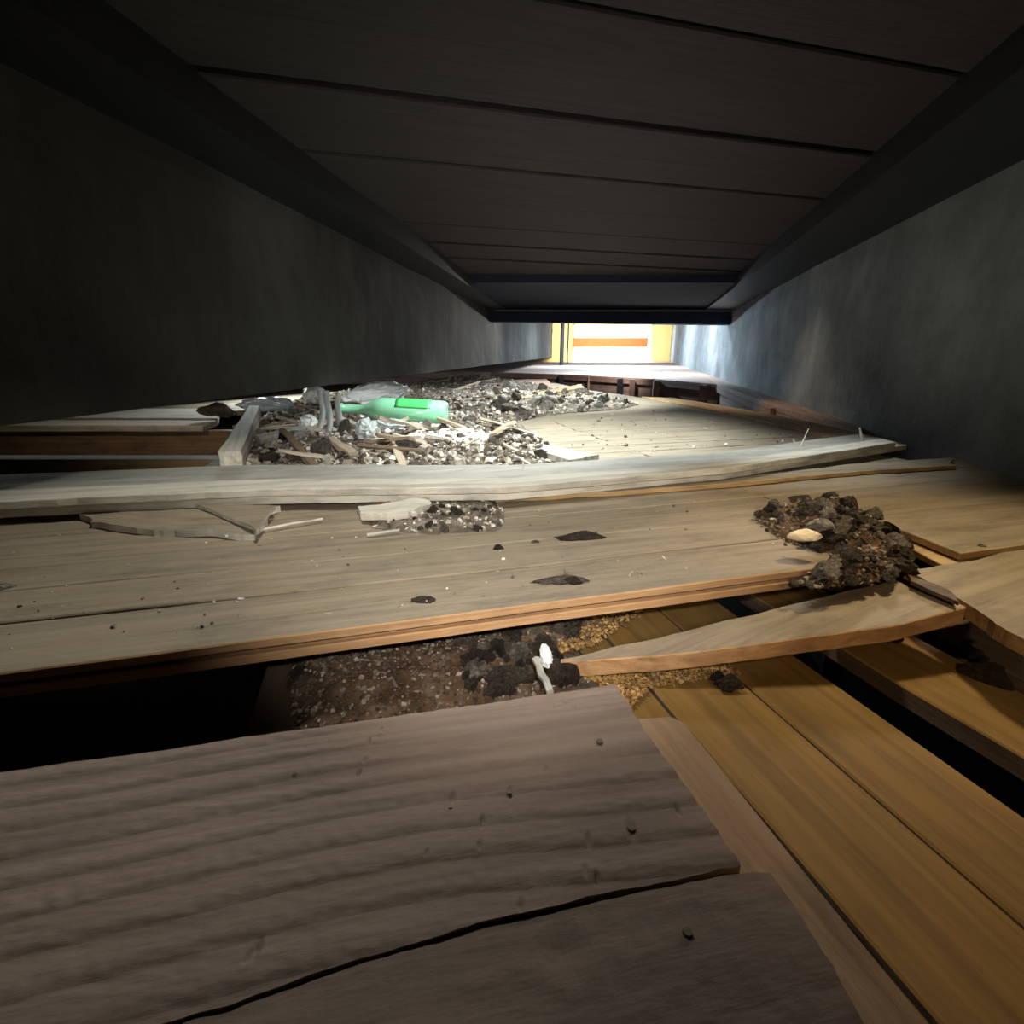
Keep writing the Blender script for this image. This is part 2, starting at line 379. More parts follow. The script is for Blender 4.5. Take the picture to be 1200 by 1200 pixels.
# end wall with its window opening, built as pieces around the hole
def yz(px, py, D):
    X = (px - 600) / 600; v = (600 - py) / 600; Y = cp + v * sp_
    return X / Y * D, CH + (-sp_ + v * cp) / Y * D
wx0, wz1 = yz(672, 379, YE); wx1, wz0 = yz(763, 423, YE); _, mz1 = yz(700, 396, YE); _, mz0 = yz(700, 407, YE)
V = []; xs = [-3.2, wx0, wx1, 6]; zs = [-.8, wz0, wz1, 1.3]; F = []; Mi = []
def add_b(V, F, x0, x1, y0, y1, z0, z1):
    b = len(V); V += [(x, y, z) for z in (z0, z1) for x, y in ((x0, y0), (x1, y0), (x1, y1), (x0, y1))]
    F += [tuple(b + i for i in f) for f in ((3, 2, 1, 0), (4, 5, 6, 7), (0, 1, 5, 4), (1, 2, 6, 5), (2, 3, 7, 6), (3, 0, 4, 7))]
for a, b_, c_, d_ in ((xs[0], xs[3], zs[0], zs[1]), (xs[0], xs[3], zs[2], zs[3]), (xs[0], xs[1], zs[1], zs[2]), (xs[2], xs[3], zs[1], zs[2])):
    add_b(V, F, a, b_, YE, YE + .15, c_, d_)
link('wall_far', mesh('wall_far', V, F, [M_CREAM]), None, kind='structure')
win = link('window_1', None, None, ((wx0 + wx1) / 2, YE, wz0), kind='structure')
def wbox(name, x0, x1, y0, y1, z0, z1, m):
    return box(name, x0 - win.location.x, x1 - win.location.x, y0 - YE, y1 - YE, z0 - wz0, z1 - wz0, m, win)
wbox('window_frame', wx0, wx0 + .05, YE + .02, YE + .1, wz0, wz1, M_CREAM)
wbox('window_frame', wx1 - .05, wx1, YE + .02, YE + .1, wz0, wz1, M_CREAM)
wbox('window_frame', wx0, wx1, YE + .02, YE + .1, wz1 - .05, wz1, M_CREAM)
wbox('transom', wx0, wx1 - .16, YE - .06, YE + .12, mz0, mz1, M_ORANGE)
wbox('window_sill', wx0, wx1 + .05, YE - .14, YE + .1, wz0 - .03, wz0 + .03, M_SILL)

# ceiling: dark slab, boards across it, side beams, header
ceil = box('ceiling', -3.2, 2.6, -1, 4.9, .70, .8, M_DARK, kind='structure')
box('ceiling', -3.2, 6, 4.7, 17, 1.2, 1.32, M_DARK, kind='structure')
wv = -.45
while wv < 5.2:
    wd = .285
    x0, y0 = G(-1.0, wv); x1, y1 = G(2.2, wv)
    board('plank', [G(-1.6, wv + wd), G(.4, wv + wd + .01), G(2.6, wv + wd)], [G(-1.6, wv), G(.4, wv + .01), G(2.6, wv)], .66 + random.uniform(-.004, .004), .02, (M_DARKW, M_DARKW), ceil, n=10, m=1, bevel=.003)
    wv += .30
Yh = 4.68
t1 = link('trim_1', None, None, (LX(0), 0, .58), kind='structure')
V, F = [], []
V = [(LX(-.9) - .02, -.9, .58), (LX(-.9) + .15, -.9, .58), (LX(Yh) + .15, Yh, .58), (LX(Yh) - .02, Yh, .58)]; V += [(x, y, .70) for x, y, z in V]
BF = [(3, 2, 1, 0), (4, 5, 6, 7), (0, 1, 5, 4), (1, 2, 6, 5), (2, 3, 7, 6), (3, 0, 4, 7)]
C.objects.unlink(t1); bpy.data.objects.remove(t1)
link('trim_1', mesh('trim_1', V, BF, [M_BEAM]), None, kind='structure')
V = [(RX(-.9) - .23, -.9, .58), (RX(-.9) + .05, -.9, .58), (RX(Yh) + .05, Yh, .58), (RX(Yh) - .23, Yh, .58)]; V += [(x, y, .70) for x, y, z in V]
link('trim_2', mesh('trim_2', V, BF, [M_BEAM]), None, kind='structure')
# dark board lining close to the header, then the header itself with a lighter lip
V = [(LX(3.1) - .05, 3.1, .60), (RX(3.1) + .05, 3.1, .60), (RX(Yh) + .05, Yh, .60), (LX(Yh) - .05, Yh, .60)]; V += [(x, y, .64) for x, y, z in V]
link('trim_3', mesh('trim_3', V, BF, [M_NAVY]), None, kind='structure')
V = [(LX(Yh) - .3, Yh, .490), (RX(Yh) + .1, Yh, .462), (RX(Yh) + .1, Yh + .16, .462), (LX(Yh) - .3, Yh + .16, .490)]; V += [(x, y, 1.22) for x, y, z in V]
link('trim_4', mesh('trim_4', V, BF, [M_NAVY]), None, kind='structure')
box('trim_5', LX(Yh) + .05, RX(Yh) - .02, Yh - .035, Yh, .566, .578, M_WALLR, kind='structure')

# landing beyond the stairwell: timber fascia with studs, top boards
land = PP([(575, 436), (660, 438.5), (767, 444), (840, 450), (900, 472), (960, 490), (1012, 508)])
land = [(-3.05, land[0][1] + .1)] + land
fl = link('trim_6', None, None, (0, 5.5, 0)); C.objects.unlink(fl); bpy.data.objects.remove(fl)
backp = [(-3.05, YE), (1.5, YE), (4.0, YE), (4.95, YE), (RX(8) + .1, 8), (RX(4.5) + .1, 4.5), (RX(3) + .1, 3), (RX(1.8) + .05, 1.8)]
V = [(x, y, 0) for x, y in land] + [(x, y, 0) for x, y in backp]
# the landing top as strips of planking between land and backp
lt = link('landing', mesh('landing', [(x, y, -.03) for x, y in land] + [(x, y, -.03) for x, y in backp] + [(x, y, -.06) for x, y in land] + [(x, y, -.06) for x, y in backp],
     [(i, i + 1, 8 + i + 1, 8 + i) for i in range(7)] + [(16 + i + 1, 16 + i, 24 + i, 24 + i + 1) for i in range(7)] + [(i + 1, i, 16 + i, 16 + i + 1) for i in range(7)] + [(8 + i, 8 + i + 1, 24 + i + 1, 24 + i) for i in range(7)], [M_PINK]))
lt.name = 'trim_6'; lt['kind'] = 'structure'
for i in range(7):
    for q in range(5):
        t0, t1_ = (q / 5) ** 1.6, ((q + 1) / 5) ** 1.6
        f0 = [tuple(land[i + e][k] * (1 - t0) + backp[i + e][k] * t0 for k in (0, 1)) for e in (0, 1)]
        f1 = [tuple(land[i + e][k] * (1 - t1_) + backp[i + e][k] * t1_ for k in (0, 1)) for e in (0, 1)]
        board('plank', f1, f0, 0, .03, (M_PINK, M_PINK), lt, n=4, m=1, ang=0, bevel=.003)
# fascia boards and studs on the side of the well
for a, b_ in zip(land, land[1:]):
    dx, dy = b_[0] - a[0], b_[1] - a[1]; L = math.hypot(dx, dy); an = math.atan2(dy, dx)
    box('fascia_board', 0, L, .02, .05, -.8, -.035, M_BROWNF, lt, an, a)
for px_, py_, wpx in ((627, 437, 6), (658, 438.5, 5), (690, 440, 2), (727, 442, 7), (741, 443, 6), (769, 444.5, 6), (824, 449, 8), (905, 474, 12), (985, 499, 10)):
    x, y = P(px_, py_); wd = wpx / 600 * y
    dk = px_ in (658, 727)
    box('stud', -wd / 2, wd / 2, -.01, .03, -.6, -.012, M_BEAM if dk else M_PINK, lt, math.radians(-8) if px_ < 800 else math.radians(100 if py_ > 460 else -60), (x, y - .012))

# ------------------------------------------------------------------ deck planks (children of the floor)
EDGE = [(1.07, .60), (1.10, .80), (1.205, 1.14), (1.30, 1.545), (1.377, 2.23), (1.40, 2.6), (1.36, 3.2), (1.45, 3.95)]
def edge_u(w_):
    for (u0, w0), (u1, w1) in zip(EDGE, EDGE[1:]):
        if w_ <= w1: return u0 + (u1 - u0) * max(0, (w_ - w0) / (w1 - w0))
    return EDGE[-1][0]
rows = [.405, .492, .567, .665, .745, .83, .915]
while rows[-1] < 4.2: rows.append(rows[-1] + .085 + (.02 if rows[-1] > 2 else 0))
def dz(): return random.uniform(-.0005, .0005)
for i in range(len(rows) - 1):
    w0, w1 = rows[i], rows[i + 1] - (.0022 if rows[i] < 1 else .0045)
    if w0 < .95: left = -2.4
    else: left = min(-.33 - .05 * (w0 - 1), max(-3.2, (2.07 - .9646 * w0) / .264))
    right = .598 + random.uniform(-.004, .004)
    if i == 0: right = .50
    if i == 1: right = .58
    first = i == 0
    z0 = dz()
    if left < -1: left += random.uniform(-.3, 0)
    o = board('plank', [G(left, w1), G(right, w1)], [G(left, w0), G(right, w0)], z0, .0085 if first else .02, (M_DECK, M_SIDE if first else M_DECK), floor, n=40, m=3, jag=.002 if first else .0012, endjag=.012,
              hf=lambda x, y, a, b: .0009 * nz(x * 3, y * 9), bevel=.0012)
    if first:
        tg = board('groove', [G(left, w1), G(right - .004, w1)], [G(left, w0 + .006), G(right - .004, w0 + .006)], z0 - .0085, .003, (M_TRAY, M_TRAY), None, n=20, m=1, bevel=0)
        lp = board('lip', [G(left, w1), G(right, w1)], [G(left, w0 - .0015), G(right - .002, w0 - .0015)], z0 - .0115, .0085, (M_SIDE, M_SIDE), None, n=40, m=1, jag=.002, bevel=.001)
        for c in (tg, lp):
            c.parent = o; c.matrix_parent_inverse = (Matrix.Translation(o.location) @ Matrix.Rotation(UANG, 4, 'Z')).inverted()
    # right-hand column of planks
    lft = right + .004 if i > 1 else .625
    if i == 0: continue
    rr = 1.35 if w0 < .8 else edge_u((w0 + w1) / 2) - .004
    w00 = w0 if i > 1 else .395
    if i == 1:
        o = board('plank', [G(.66, w1), G(1.4, w1)], [G(.645, .395), G(1.4, .395)], dz(), .009, (M_DECK, M_TAN), floor, n=30, m=3, jag=.002, endjag=.03, bevel=.001)
        lp = board('lip', [G(.68, w1), G(1.4, w1)], [G(.62, .391), G(1.4, .391)], -.0115, .0085, (M_TAN, M_TAN), None, n=30, m=1, jag=.001, bevel=.001)
        lp.parent = o; lp.matrix_parent_inverse = (Matrix.Translation(o.location) @ Matrix.Rotation(UANG, 4, 'Z')).inverted()
    elif w0 < 4:
        board('plank', [G(lft, w1), G(rr, w1)], [G(lft, w00), G(rr, w00)], dz(), .02, (M_DECK, M_DECK), floor, n=30, m=3, jag=.001, endjag=.008, hf=lambda x, y, a, b: .001 * nz(x * 4, y * 9), bevel=.0012)
# tan boards along the edge of the well
ei = [G(edge_u(w_) + .003, w_) for w_ in (1.0, 1.3, 1.6, 2.0, 2.5)]
eo = PP([(1055, 521), (1000, 507), (940, 494), (880, 482), (790, 467)])
ew = math.atan2(eo[-1][1] - eo[0][1], eo[-1][0] - eo[0][0])
board('plank', ei, eo, .004, .022, (M_TAN, M_TAN), floor, n=24, m=2, ang=ew, jag=.006)
# pale boards behind the left bay
board('plank', [(-3.0, 1.84), (-1.03, 1.80)], [(-3.0, 1.66), (-1.0, 1.66)], 0, .02, (M_PALE, M_PALE), floor, n=20, m=3, ang=0, jag=.004)
board('plank', [(-3.0, 2.2), (-1.2, 2.13)], [(-3.0, 1.85), (-1.03, 1.81)], .006, .024, (M_PALE, M_PALE), floor, n=20, m=3, ang=0, jag=.006)
# bay sides and joists
box('bay_lining', -3.0, -.9, 1.68, 1.71, -.8, -.02, M_FORE2, floor)
board('joist', [(-3.0, 1.155), (-.60, 1.155)], [(-3.0, 1.105), (-.60, 1.105)], .0, .16, (M_PALE, M_TAN), floor, n=20, m=1, ang=0, jag=.002)
for uj in (.545,):
    board('joist', [G(uj, 4.2), G(uj + .05, 4.2)], [G(uj, .45), G(uj + .05, .45)], -.0205, .049, (M_TRAY, M_TRAY), floor, n=1, m=8, ang=WANG, bevel=.002)

box('light_block', -4, 1.35, 3.5, 3.6, -.8, -.06, M_DARK, None, UANG, kind='structure')  # added unseen crosswall, blocks passage light from the space under the deck
# lower brown boards running away from the camera
def lowb(u0, u1, w0, w1, z=-.07, m=M_LOW, jag=.002, th=.02, pts=None):
    return board('lower_board', [G(u0, w1), G(u0, w0)][::-1], [G(u1, w1), G(u1, w0)][::-1], z, th, (m, M_TRAY), floor, n=40, m=3, ang=WANG, jag=jag, bevel=.0015)
lowb(-.117, .188, -.2, 4.1, z=-.0715, m=M_TRAY)
lowb(.1905, .2255, -.25, 4.1, z=-.072)
lowb(.228, .3125, -.25, 4.1)
lowb(.3145, .393, -.25, 4.1)
lowb(.452, .548, -.25, 4.1, jag=.014, z=-.071)
lowb(.60, .72, -.25, 4.1, z=-.085, m=M_TRAY, jag=.01)
lowb(.725, .84, -.25, 4.1, z=-.08, m=M_TRAY)
lowb(.845, 1.4, -.25, 4.1, z=-.08, m=M_TRAY)

# ------------------------------------------------------------------ the foreground boards
DENTS = [(P(px_, py_), s_, d_) for px_, py_, s_, d_ in ((420, 905, .0016, 1.3), (428, 890, .0016, 1), (432, 868, .0014, 1), (444, 862, .001, .8), (447, 853, .001, .8), (565, 963, .0018, 1.2), (562, 990, .0016, 1),
    (530, 935, .002, 1.1), (598, 930, .0022, 1.3), (690, 984, .002, 1.2), (686, 1020, .0018, 1), (700, 1030, .0016, 1), (795, 950, .002, 1.2), (300, 1112, .0022, 1.2), (290, 1122, .0016, 1), (345, 910, .0012, .8),
    (650, 826, .0014, 1), (662, 822, .0014, 1), (672, 828, .0012, 1), (703, 870, .0030, 1.2), (740, 973, .0032, 1.3), (728, 870, .002, .8), (640, 900, .0015, .9), (500, 1000, .0013, .8), (610, 1060, .0018, 1))]
def hf_top(x, y, a, t):
    # raised grain ridges along the board with slow wander, and worn dents
    v = t * 8.2 + .8 * nz(a * 1.5, t * .8, 4) + .5 * a * a
    f = v - math.floor(v)
    r = .5 - .5 * math.cos(6.2832 * f ** .6)
    h = .0010 * (r - .5) + .0003 * nz(x * 160, y * 160, 1) * (.4 + r) + .0002 * nz(x * 50, y * 300, 7)
    for (dx_, dy_), s_, d_ in DENTS:
        q_ = math.hypot((x - dx_) * 1.5, (y - dy_) * .7)
        if q_ < s_ * 3: h += -.0011 * d_ * math.exp(-(q_ / s_) ** 2) + .00012 * d_ * math.exp(-((q_ - s_ * 1.7) / (s_ * .6)) ** 2)
    return h
fb_crack = PP([(-420, 1330), (-100, 1275), (220, 1190), (420, 1124), (560, 1082), (700, 1050), (790, 1030), (868, 1014)])
fb_back = PP([(-420, 968), (0, 905), (300, 863), (720, 803)])
f1 = board('ridged_board', fb_back, fb_crack, 0.0, .022, (M_FORE, M_FORE2), None, n=420, m=170, hf=hf_top, ang=math.radians(11), jag=.0016, endjag=.003, bevel=.0008)
tag(f1, 'large grey-brown ridged board across the foreground, above the long crack', 'board')
cr2 = PP([(-420, 1332), (-100, 1277), (220, 1192), (420, 1126), (560, 1084), (700, 1053), (790, 1034), (845, 1022), (880, 1018), (903, 1019)])
fr2 = PP([(-420, 1500), (300, 1500), (700, 1500), (1150, 1400)], 0)
def hf2(x, y, a, t): return .0004 * nz(x * 120, y * 120, 1) + .0006 * nz(x * 14, y * 60, 7) - (.0022 * max(0, 1 - math.dist((x, y), P(662, 1112)) / .012))
f2 = board('smooth_board', cr2, fr2, -.0015, .022, (M_FORE, M_FORE2), None, n=120, m=40, hf=hf2, ang=math.radians(11), jag=.0006, endjag=.003, bevel=.0008)
tag(f2, 'smooth grey-brown board with a knot at the bottom edge below the long crack', 'board')
def nail_head(parent, px_, py_, r, z):
    x, y = P(px_, py_)
    bm = bmesh.new()
    bmesh.ops.create_cone(bm, cap_ends=True, segments=20, radius1=r * 1.0, radius2=r * .8, depth=.0012)
    for v in bm.verts: v.co.x *= 1 + random.uniform(-.06, .06)
    me = bpy.data.meshes.new('nail_head'); bm.to_mesh(me); bm.free(); me.materials.append(M_NAIL)
    o = link('nail_head', me); o.parent = parent
    an = parent.rotation_euler.z; dx, dy = x - parent.location.x, y - parent.location.y
    o.location = (dx * math.cos(an) + dy * math.sin(an), -dx * math.sin(an) + dy * math.cos(an), z)
nail_head(f1, 703, 869, .0021, .0007); nail_head(f1, 740, 971, .0021, .0007)
nail_head(f1, 597, 929, .0012, .0004); nail_head(f1, 598, 957, .0012, .0004); nail_head(f1, 528, 946, .0011, .0004)
nail_head(f2, 806, 1091, .0021, .0008)
f3 = board('underlying_board', PP([(740, 842), (785, 839), (803, 848)], -.024), PP([(860, 1400), (1000, 1400), (1250, 1400)], -.024), -.024, .044, (M_FORE2, M_FORE2), None, n=12, m=60, ang=WANG, jag=.002, bevel=.001)
tag(f3, 'tan packing board lying under the two foreground boards, its right margin showing', 'board')

# ------------------------------------------------------------------ loose boards in the gap
def zl(x, y):
    a = P(680, 782, -.05); t = (x - a[0]) / (.5 - a[0]); return -.048 + .040 * max(0, min(1.3, t))
def Pz(pts, zz): return [P(x, y, z_) for (x, y), z_ in zip(pts, zz)]
lb = board('loose_board', Pz([(655, 772), (800, 737), (930, 705), (1050, 680)], (-.05, -.035, -.022, -.012)), Pz([(690, 777), (800, 765), (930, 747), (1060, 728), (1134, 708)], (-.05, -.038, -.026, -.014, -.006)),
           lambda x, y: -.05 + .045 * max(0, min(1.05, (x - .05) / .42)), .017, (M_DECK, M_SIDE), None, n=50, m=4, ang=math.radians(24), jag=.0022, endjag=.012, bevel=.001)
tag(lb, 'loose slanting board with a rough orange front edge bridging the gap right of centre', 'board')
rb = board('broken_panel', PP([(1062, 668), (1120, 660), (1210, 640)], -.006), PP([(1105, 690), (1132, 706), (1165, 730), (1215, 757)], -.006), -.006, .014, (M_DECK, M_TAN), None, n=24, m=5, ang=math.radians(25), jag=.006, endjag=.006)
tag(rb, 'broken flat board with a torn edge under the right-hand deck end', 'board')
sl = board('board_sliver', PP([(1060, 672), (1115, 690)], -.002), PP([(1070, 681), (1128, 706)], -.002), -.002, .004, (M_TRAY, M_TRAY), None, n=12, m=2, ang=math.radians(-40), jag=.006, endjag=.01)
tag(sl, 'dark thin sliver of board between the rubble heap and the broken flat board', 'splinter')

# ------------------------------------------------------------------ the long pale strips
SB = [(-250, 570), (0, 556), (300, 544), (600, 545), (850, 529), (1008, 508)]
SF = [(-250, 625), (0, 597), (300, 582), (600, 577), (850, 554), (1062, 521)]
def lerp_px(t): return [tuple(a[k] * (1 - t) + b[k] * t for k in (0, 1)) for a, b in zip(SB, SF)]
SLAB = ['back strip of the long pale strip bundle, widest and greyest', 'middle strip of the long pale strip bundle, lying slightly raised', 'front strip of the long pale strip bundle, facing the camera']
for k, (t0, t1_, zt, th, m_) in enumerate(((0, .50, .022, .012, M_GREY), (.46, .78, .0345, .011, M_PALE), (.73, 1.0, .022, .012, M_PALE))):
    o = board('pale_strip', PP(lerp_px(t0), zt), PP(lerp_px(t1_), zt), zt, th, (m_, M_PALE), None, n=80, m=4, ang=UANG, jag=.004, endjag=.02,
              hf=lambda x, y, a, b: .0012 * nz(x * 6, y * 6) - .0018 * math.exp(-((b - .5) / .12) ** 2), bevel=.001)
    tag(o, SLAB[k], 'wood strip')
# step: battens the strips rest on
o = board('batten', PP([(440, 569), (640, 571), (830, 563), (1000, 543), (1118, 536)], .010), PP([(440, 588), (640, 580), (830, 568), (1000, 552), (1118, 545)], .010), .0095, .0085, (M_DECK, M_TAN), None, n=50, m=3, ang=math.radians(10), jag=.005, endjag=.03)
tag(o, 'thin orange-edged board in front of the right half of the strip bundle', 'wood strip')
# nails standing out of the strips
def rod(name, a, b, r0, r1, m, label=None, cat=None, group=None, seg=7, wob=0, parent=None, n=6, flat=1):
    a, b = Vector(a), Vector(b); d = (b - a); L = d.length; q = d.to_track_quat('Z', 'Y'); V, F = [], []
    for i in range(n + 1):
        t = i / n; r = r0 + (r1 - r0) * t; off = Vector((nz(t * 3, a.x * 9) * wob, nz(t * 3, a.y * 9 + 5) * wob, 0))
        for s in range(seg):
            c = Vector((math.cos(6.2832 * s / seg) * r, math.sin(6.2832 * s / seg) * r * flat, t * L)) + off
            V.append(tuple(q @ c))
    for i in range(n):
        for s in range(seg): F.append((i * seg + s, i * seg + (s + 1) % seg, (i + 1) * seg + (s + 1) % seg, (i + 1) * seg + s))
    F.append(tuple(range(seg))[::-1]); F.append(tuple(n * seg + s for s in range(seg)))
    o = link(name, mesh(name, V, F, [m]), parent, tuple(a)); tag(o, label, cat, group); return o
def pz(px_, py_, z): return (*P(px_, py_, z), z)
def up_at(px_, py_, z0, h, dx=0, dy=0):
    x, y = P(px_, py_, z0); return (x, y, z0), (x + dx, y + dy, z0 + h)
bundle = [o_ for o_ in C.objects if o_.name.startswith('pale_strip')]
def strip_nail(k, px_, py_, h, dx, r0, r1, m_):
    a, b_ = up_at(px_, py_, .02 if k != 1 else .033, h, dx)
    o_ = rod('nail', a, b_, r0, r1, m_, seg=6); p_ = bundle[k]
    o_.parent = p_; o_.matrix_parent_inverse = (Matrix.Translation(p_.location) @ Matrix.Rotation(UANG, 4, 'Z')).inverted()
    return o_
strip_nail(0, 938, 523, .040, .012, .0018, .0009, M_BNAIL)['label'] = 'thin bent nail'
strip_nail(0, 1011, 518, .034, -.014, .0034, .0018, M_BNAIL)['label'] = 'stout pale nail'
strip_nail(2, 848, 549, .012, .012, .0016, .0012, M_NAIL)['label'] = 'dark bent nail'
strip_nail(0, 613, 551, .016, .0, .0018, .0014, M_BNAIL)['label'] = 'short nail stub'

# ------------------------------------------------------------------ left group: grey post piece, split board, splinter
a = Vector((*P(272, 546, .02), .03)); b_ = Vector((*P(300, 484, .05), .055))
d = b_ - a
V, F = [], []
bm = bmesh.new(); bmesh.ops.create_cube(bm, size=1)
for v in bm.verts: v.co = Vector((v.co.x * d.length + d.length / 2, v.co.y * .034 * (1.1 if v.co.x < 0 else .8), v.co.z * .034))
bmesh.ops.subdivide_edges(bm, edges=bm.edges[:], cuts=4, use_grid_fill=True)
for v in bm.verts: v.co += Vector((.003 * nz(v.co.x * 60, v.co.y * 60), .002 * nz(v.co.x * 30, v.co.z * 90, 2), .002 * nz(v.co.x * 30, v.co.y * 90)))
me = bpy.data.meshes.new('post_piece'); bm.to_mesh(me); bm.free(); me.materials.append(M_PALE)
o = link('post_offcut', me, None, a); o.rotation_euler = d.to_track_quat('X', 'Z').to_euler()
tag(o, 'short pale green-grey square timber offcut pointing away beside the left opening', 'wood piece')
bp_ = board('split_board', PP([(92, 596), (200, 584), (300, 580), (324, 590)], .014), PP([(105, 607), (160, 615), (230, 618), (296, 621)], .014), lambda x, y: .010 + .004 * nz(x * 20, y * 20), .009, (M_DECK, M_PALE), None, n=40, m=6, ang=math.radians(-6), jag=.006, endjag=.01,
            hf=lambda x, y, a, b: .0012 * nz(x * 9, y * 120), bevel=.0008)
tag(bp_, 'flat split grey board with ragged pale front edge lying left in front of the strips', 'board')
sp2 = board('split_board', PP([(230, 588), (322, 590)], .02), PP([(296, 615), (300, 619)], .02), .017, .005, (M_DECK, M_PALE), None, n=10, m=4, ang=math.radians(20), jag=.002, endjag=.002)
tag(sp2, 'small slanted end piece lying on the right end of the flat split grey board', 'board')
rod('splinter', pz(264, 629, .004), pz(378, 607, .006), .0022, .0016, M_PALE, 'long thin pale splinter in front of the flat split grey board', 'splinter', wob=.003, seg=6)
# forked chunk of split wood in front of the strips
fc = board('split_chunk', PP([(418, 592), (450, 588), (480, 583), (503, 581)], .02), PP([(420, 598), (452, 601), (478, 598), (498, 590)], .02), lambda x, y: .018 + .005 * nz(x * 30, y * 30), .010, (M_PALE, M_PALE), None, n=30, m=4, ang=math.radians(12), jag=.006, endjag=.01, bevel=.001)
tag(fc, 'pale split chunk of wood with a side branch in front of the strip bundle', 'wood piece')
b2 = board('side_branch', PP([(470, 588), (480, 588)], .022), PP([(482, 600), (489, 600)], .018), .018, .007, (M_PALE, M_PALE), None, n=6, m=4, ang=-1, jag=.002); b2.parent = fc
b2.matrix_parent_inverse = (Matrix.Translation(fc.location) @ Matrix.Rotation(math.radians(12), 4, 'Z')).inverted()
rod('splinter', pz(430, 627, .004), pz(468, 621, .006), .0026, .0018, M_GREY, 'short grey stick lying below the pale split chunk', 'splinter', seg=6)

# ------------------------------------------------------------------ debris heap behind the strips
BED = [(283, 546), (300, 505), (318, 478), (360, 466), (440, 456), (500, 447), (560, 440.5), (600, 445), (650, 455), (690, 464), (750, 473), (730, 479), (640, 486), (600, 496), (640, 520), (655, 541), (600, 545), (450, 548)]
hb = mound('debris_bed', BED, .002, .022, .12, M_DUSTBED, .014, 16, 'dusty brown bed of fine debris covering the deck behind the strip bundle', rough=.6)
CH = 0.22
chunks = [chunk_mesh('plaster_chunk', M_CHUNK, k) for k in range(8)]
clods = [chunk_mesh('dark_clod', M_CLOD, k + 20, 3, .9, .62) for k in range(6)]
def chip_mesh(seed, m=None):
    r = random.Random(seed); V, F = [], []; n = 5
    for i in range(n + 1):
        t = i / n - .5; wd = .13 * (1 - abs(t) * r.uniform(.4, 1.2)) + .02; h = .05
        for (y, z) in ((-wd, -h), (wd, -h), (wd * .8, h), (-wd * .9, h)): V.append((t * 1.6, y + r.uniform(-.03, .03), z + r.uniform(-.02, .02) + .06 * math.sin(t * 3)))
    for i in range(n):
        for s in range(4): F.append((4 * i + s, 4 * i + (s + 1) % 4, 4 * i + 4 + (s + 1) % 4, 4 * i + 4 + s))
    F += [(3, 2, 1, 0), (4 * n, 4 * n + 1, 4 * n + 2, 4 * n + 3)]
    return mesh('wood_chip', V, F, [m or M_CHIP])
chips = [chip_mesh(k) for k in range(7)]
PA = [(300, 520), (310, 480), (370, 468), (460, 458), (560, 446), (600, 455), (600, 500), (640, 540), (460, 546), (300, 545)]
PB = [(600, 455), (690, 463), (745, 475), (700, 480), (600, 495), (560, 470)]
scatter_things('plaster_chunk', PA, 0, 150, .016, .055, chunks, 'small grey or whitish plaster chunk in the debris heap behind the pale strips', 'rubble', 'plaster chunks left in the debris heap', hb)
scatter_things('plaster_chunk', PB, 0, 100, .025, .07, chunks, 'pale plaster lump scattered at the far end of the deck below the window', 'rubble', 'plaster lumps at the far end of the deck', hb)
scatter_things('wood_chip', PA, 0, 70, .03, .10, chips, 'splintered chip of wood mixed into the debris heap behind the strips', 'wood chip', 'wood chips in the debris heap', hb, .35)
scatter_stuff('grit', BED, .002, 9000, .004, .018, M_GRIT, 'fine grit and crumbs of plaster spread over the debris heap', hb)
scatter_stuff('grit', [(0, 600), (900, 585), (980, 655), (400, 720), (0, 770)], .0, 200, .0012, .004, M_GRIT, 'sparse crumbs of dust on the near deck planks', None)
scatter_stuff('grit', [(660, 480), (780, 475), (1000, 515), (800, 528), (660, 538)], 0, 120, .003, .010, M_GRIT, 'sparse crumbs on the open deck behind the strip bundle', None)

# bottle lying in the debris
def lathe(name, prof, m, parent=None, seg=28):
    V, F = [], []
    for (x, r) in prof:
        for s in range(seg): V.append((x, math.cos(6.28319 * s / seg) * r, math.sin(6.28319 * s / seg) * r))
    for i in range(len(prof) - 1):
        for s in range(seg): F.append((i * seg + s, (i + 1) * seg + s, (i + 1) * seg + (s + 1) % seg, i * seg + (s + 1) % seg))
    me = mesh(name, V, F, [m], smooth=True); return link(name, me, parent)
bx, by = P(524, 490, .035)
bt = link('bottle', None, None, (bx, by, .046), 0); bt.rotation_euler = (0, math.radians(-3), math.radians(178))
tag(bt, 'green glass bottle lying on its side in the debris heap', 'bottle')
R = .040
lathe('glass', [(0.004, 0), (0, .02), (0, R - .006), (.006, R), (.19, R), (.215, R * .9), (.245, .018), (.262, .0145), (.318, .0135), (.318, .0165), (.334, .0165), (.335, .011), (.3, .010), (.262, .011), (.243, .014), (.21, R * .8), (.19, R - .004), (.01, R - .004), (.012, 0)], M_GLASS, bt)
V, F = [], []
for i in range(9):
    for s in range(9):
        a_ = math.radians(25 + 70 * s / 8); x = .045 + .105 * i / 8 + .004 * nz(i * .9, s * .7)
        V.append((x, math.cos(a_) * (R + .0008), math.sin(a_) * (R + .0008)))
for i in range(8):
    for s in range(8): F.append((i * 9 + s, i * 9 + s + 1, i * 9 + s + 10, i * 9 + s + 9))
me = mesh('paper_label', V, F, [M_LABEL], smooth=True); o = link('paper_label', me, bt); so = o.modifiers.new('thick', 'SOLIDIFY'); so.thickness = .0004
o['label'] = 'saturated green label patch'

